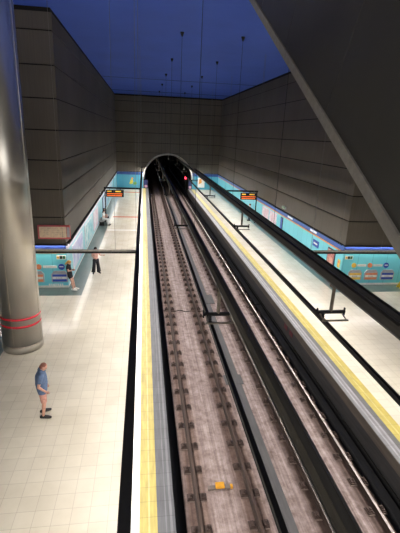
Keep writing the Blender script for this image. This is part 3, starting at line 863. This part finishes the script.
    if hm:
        hb = MB(); 
        cap = hm[1]
        hb.ball(H(-.022,0,.048), (.098*cap,.084*cap,.092*cap), 16, rot=R)
        if sex == 'f':
            hb.ball(H(-.07,0,-.03), (.055,.08,.11), 12, rot=R); hb.ball(H(-.085,0,-.13), (.04,.065,.09), 12, rot=R)
        else:
            hb.ball(H(-.05,0,-.005), (.066,.082,.07), 12, rot=R)
        hr = hb.build('hair', hm[0], o)
        md = hr.modifiers.new('r','REMESH'); md.mode = 'VOXEL'; md.voxel_size = .012
        mm = evaluated(hr); od = hr.data; hr.modifiers.clear(); hr.data = mm; bpy.data.meshes.remove(od)
        mm.materials.clear(); mm.materials.append(hm[0])
        for p in mm.polygons: p.use_smooth = True
    # shoes
    if 'shoes' in parts:
        for s in ('l','r'):
            an, toe = V['an_'+s], V['toe_'+s]
            d = (toe-an); d.z = 0; d.normalize(); hl = an - d*.07; z0 = max(0, an.z-.085)
            sb = MB()
            base = Vector((0,0,0))
            cen = [(hl,.042,.10),(an,.05,.115),(an+d*.08,.052,.105),(toe-d*.02,.05,.09),(toe+d*.04,.04,.075)]
            for (p, w, h_), (q, w2, h2) in zip(cen, cen[1:]):
                for i in range(5):
                    t = i/4; c = Vector(p).lerp(Vector(q),t); ww = w+(w2-w)*t; hh = h_+(h2-h_)*t
                    sb.ball((c.x,c.y,z0+hh*.5), (ww,ww,hh*.52), 10)
            sh = sb.build('shoe', parts['shoes'], o)
            md = sh.modifiers.new('r','REMESH'); md.mode = 'VOXEL'; md.voxel_size = .014
            mm = evaluated(sh); od = sh.data; sh.modifiers.clear(); sh.data = mm; bpy.data.meshes.remove(od)
            mm.materials.clear(); mm.materials.append(parts['shoes'])
            for p in mm.polygons: p.use_smooth = True
    return o
def standing(h=1.75, **kw):
    J = dict(pelvis=(0,0,.95), waist=(.0,0,1.10), chest=(.0,0,1.31), neck=(-.005,0,1.48), head=(.03,0,1.62),
             sh_l=(-.01,.19,1.43), el_l=(-.03,.24,1.15), wr_l=(.05,.25,.90), sh_r=(-.01,-.19,1.43), el_r=(-.03,-.24,1.15), wr_r=(.05,-.25,.90),
             hip_l=(0,.09,.90), kn_l=(.02,.10,.50), an_l=(-.02,.11,.085), toe_l=(.13,.13,.045),
             hip_r=(0,-.09,.90), kn_r=(.02,-.10,.50), an_r=(-.02,-.11,.085), toe_r=(.13,-.13,.045))
    J.update(kw)
    s = h/1.75
    return {n: (tuple(c*s for c in p) if isinstance(p, tuple) and not n.startswith('curl') else p) for n, p in J.items()}

shirt_blue = cloth('blue_grey_tshirt', (88,108,140)); shorts_pink = cloth('dusty_pink_shorts', (192,142,128))
black_shoe = plain('black_shoe', (26,26,28), .5); white_shoe = plain('white_shoe', (222,220,214), .5)
hair_red = cloth('short_reddish_hair', (138,92,78)); hair_black = cloth('black_hair', (24,21,22)); hair_blond = cloth('blond_hair', (196,154,78))
black_cloth = cloth('black_cloth', (24,25,32)); pink_cloth = cloth('pale_pink_top', (206,160,146)); white_cloth = cloth('pale_grey_top', (206,206,204)); navy_cloth = cloth('navy_cloth', (34,38,58))

J = standing(1.77, belly=.035, chest=(.0,0,1.31), neck=(.03,0,1.475), head=(.085,0,1.605),
             sh_r=(.0,-.20,1.42), el_r=(-.07,-.27,1.14), wr_r=(.10,-.25,.96), curl_r=(.6,.6,-.2),
             sh_l=(.0,.20,1.42), el_l=(-.03,.26,1.15), wr_l=(.10,.20,.95), curl_l=(.6,-.6,-.2),
             an_l=(-.02,.15,.085), toe_l=(.13,.18,.045), kn_l=(.02,.12,.50), an_r=(-.02,-.13,.085), toe_r=(.13,-.17,.045), kn_r=(.03,-.11,.5))
person('man in a blue-grey T-shirt and dusty pink shorts looking down on the left platform', (-2.93,10.47,0), math.radians(12), J, (.8,0,-.6), dict(
    skin=SK2, hair=(hair_red,.93), shoes=black_shoe, garments={
    't_shirt': (lambda n,t,c: ((n == 'torso' or n == 'thigh') and c.z > .84) or (n == 'uarm' and t < .62), .024, shirt_blue),
    'shorts': (lambda n,t,c: (n in ('torso','thigh') and c.z < .97 and not (n == 'thigh' and t > .93)), .016, shorts_pink)}), vox=.012)

J = standing(1.64, pelvis=(0,0,.93), waist=(-.03,0,1.10), chest=(-.05,0,1.30), neck=(-.05,0,1.47), head=(-.005,0,1.60),
             sh_r=(-.05,-.17,1.42), sh_l=(-.05,.17,1.42), el_r=(-.02,-.21,1.17), wr_r=(.20,-.06,1.18), el_l=(-.02,.21,1.17), wr_l=(.20,.05,1.20), curl_r=(.2,.6,.5), curl_l=(.2,-.6,.5),
             hip_l=(.0,.085,.89), kn_l=(.14,.09,.50), an_l=(.22,.09,.085), toe_l=(.37,.11,.045), hip_r=(.0,-.085,.89), kn_r=(.12,-.09,.50), an_r=(.18,-.10,.085), toe_r=(.33,-.12,.045))
LEAN = (XL+.16,20.62,0)
person('woman in black top and shorts leaning on the left corner wall with a phone', LEAN, math.radians(-8), J, (.75,0,-.65), dict(
    skin=SK, hair=(hair_blond,1.0), shoes=white_shoe, garments={
    'top': (lambda n,t,c: (n == 'torso' and c.z > .90) or (n == 'uarm' and t < .4), .012, black_cloth),
    'shorts': (lambda n,t,c: (n == 'torso' and c.z < .93) or (n == 'thigh' and t < .42), .016, black_cloth)}), 'f', .015)
ph = thing('phone', 'pale phone held by the woman leaning on the left corner wall', 'phone', (LEAN[0]+.27,LEAN[1]-.03,1.19))
MB().box(-.006,.006,-.06,.06,-.03,.13).bevel(.004,1).build('case', M['white'], ph)

J = standing(1.62, sh_r=(-.01,-.17,1.42), sh_l=(-.01,.17,1.42), el_l=(.02,.28,1.20), wr_l=(.15,.44,1.22), curl_l=(.4,-.2,.4), el_r=(-.02,-.23,1.16), wr_r=(.15,-.10,1.08), curl_r=(.4,.4,-.2), head=(.03,0,1.61), kn_l=(.02,.13,.5), an_l=(-.02,.18,.085), toe_l=(.12,.22,.045), kn_r=(.02,-.13,.5), an_r=(-.02,-.18,.085), toe_r=(.12,-.22,.045))
person('woman in a pale pink top and wide black trousers standing by the left border', (-2.80,23.25,0), math.radians(-70), J, (.9,.3,-.3), dict(
    skin=SK2, hair=(hair_black,1.03), shoes=black_shoe, garments={
    'top': (lambda n,t,c: (n == 'torso' and c.z > .88) or (n == 'uarm' and t < .5), .012, pink_cloth),
    'trousers': (lambda n,t,c: (n in ('torso','thigh','shin') and c.z < .93 and c.z > .06), lambda c: .022+.06*max(0,min(1,(.7-c.z)/.6)), black_cloth)}), 'f', .015)

# bench with two seated people by the left wall
bn = thing('bench', 'low grey bench under the seated people by the left wall', 'bench', (XL+.30,36.95,0))
MB().box(-.24,.24,-1.0,1.0,.36,.41).bevel(.01,1).build('seat', M['grey_metal'], bn)
for s in (-.8,.8): MB().box(-.2,.2,s-.04,s+.04,0,.36).build('leg', M['black_metal'], bn)
def seated(**kw):
    J = dict(pelvis=(0,0,.57), waist=(-.01,0,.71), chest=(.02,0,.92), neck=(.03,0,1.08), head=(.07,0,1.22),
        sh_l=(.02,.18,1.03), el_l=(.06,.23,.77), wr_l=(.28,.14,.74), sh_r=(.02,-.18,1.03), el_r=(.06,-.23,.77), wr_r=(.28,-.14,.74), curl_l=(.5,-.3,-.5), curl_r=(.5,.3,-.5),
        hip_l=(0,.09,.53), kn_l=(.42,.11,.53), an_l=(.44,.11,.085), toe_l=(.59,.13,.045), hip_r=(0,-.09,.53), kn_r=(.42,-.11,.53), an_r=(.44,-.11,.085), toe_r=(.59,-.13,.045))
    J.update(kw); return J
person('seated person in a dark top on the bench by the left wall', (XL+.34,37.4,0), 0, seated(), (.9,0,-.4), dict(
    skin=SK, hair=(hair_black,1.03), shoes=white_shoe, garments={
    'top': (lambda n,t,c: (n == 'torso' and c.z > .52) or (n == 'uarm'), .014, black_cloth),
    'trousers': (lambda n,t,c: (n in ('thigh','shin') and c.z > .06) or (n == 'torso' and c.z < .56), .014, navy_cloth)}), 'm', .018)
person('seated person in a pale grey top on the bench beside the darker one', (XL+.42,36.5,0), math.radians(-15), seated(), (.9,0,-.4), dict(
    skin=SK, hair=(hair_black,1.03), shoes=black_shoe, garments={
    'top': (lambda n,t,c: (n == 'torso' and c.z > .52) or (n == 'uarm' and t < .6), .014, white_cloth),
    'trousers': (lambda n,t,c: (n in ('thigh','shin') and c.z > .06) or (n == 'torso' and c.z < .56), .014, white_cloth)}), 'f', .018)
person('person in dark trousers on the right platform, half hidden by the overhead beam', (10.55,39.2,0), math.radians(180), standing(1.72), (.95,0,-.2), dict(
    skin=SK, hair=(hair_black,1.0), shoes=black_shoe, garments={
    'top': (lambda n,t,c: (n == 'torso' and c.z > .92) or (n == 'uarm' and t < .6), .014, white_cloth),
    'trousers': (lambda n,t,c: (n in ('torso','thigh','shin') and c.z < .97 and c.z > .06), .018, navy_cloth)}), 'm', .018)

# ------------------------------------------------------------------ added fill: unseen area lights that brighten the ceiling, column and walls
def area(name, loc, rot, size, energy, col):
    l = bpy.data.lights.new(name,'AREA'); l.shape = 'RECTANGLE'; l.size, l.size_y = size; l.energy = energy; l.color = col
    o = bpy.data.objects.new(name,l); C.objects.link(o); o.location = loc; o.rotation_euler = rot
    return o
area('mezzanine_fill', (3,-7.5,8.5), (math.radians(100),0,0), (16,3), 1100, (1,.97,.93))
area('ceiling_fill', (-6.2,5,8.6), (math.radians(174),math.radians(-10),0), (8,2), 1050, (1,.98,.97))
area('downward_fill', (-7,3,9.0), (0,0,0), (5,.6), 250, (1,.93,.82))
w = bpy.data.worlds.new('World'); S.world = w; w.use_nodes = True
w.node_tree.nodes['Background'].inputs['Color'].default_value = (.05,.06,.1,1)
w.node_tree.nodes['Background'].inputs['Strength'].default_value = .1

# ------------------------------------------------------------------ camera
cd = bpy.data.cameras.new('camera'); co = bpy.data.objects.new('camera', cd); C.objects.link(co)
pi_, ya, ro = (math.radians(v) for v in (18.128, 8.345, 2.4825))
fw = Vector((math.sin(ya)*math.cos(pi_), math.cos(ya)*math.cos(pi_), -math.sin(pi_)))
r = Vector((math.cos(ya), -math.sin(ya), 0)); u = r.cross(fw)
r2 = r*math.cos(ro)+u*math.sin(ro); u2 = -r*math.sin(ro)+u*math.cos(ro)
mw = Matrix((r2, u2, -fw)).transposed().to_4x4(); mw.translation = (0,0,8.1)
co.matrix_world = mw
cd.sensor_fit = 'VERTICAL'; cd.sensor_height = 24; cd.lens = 403.176*24/533; cd.clip_start = .05; cd.clip_end = 400
S.camera = co
S.view_settings.view_transform = 'Standard'; S.view_settings.look = 'None'
S.view_settings.exposure = 0; S.view_settings.gamma = 1; S.view_settings.use_curve_mapping = False
S.cycles.use_denoising = True
S.cycles.max_bounces = 8; S.cycles.diffuse_bounces = 5
S.cycles.sample_clamp_indirect = 6
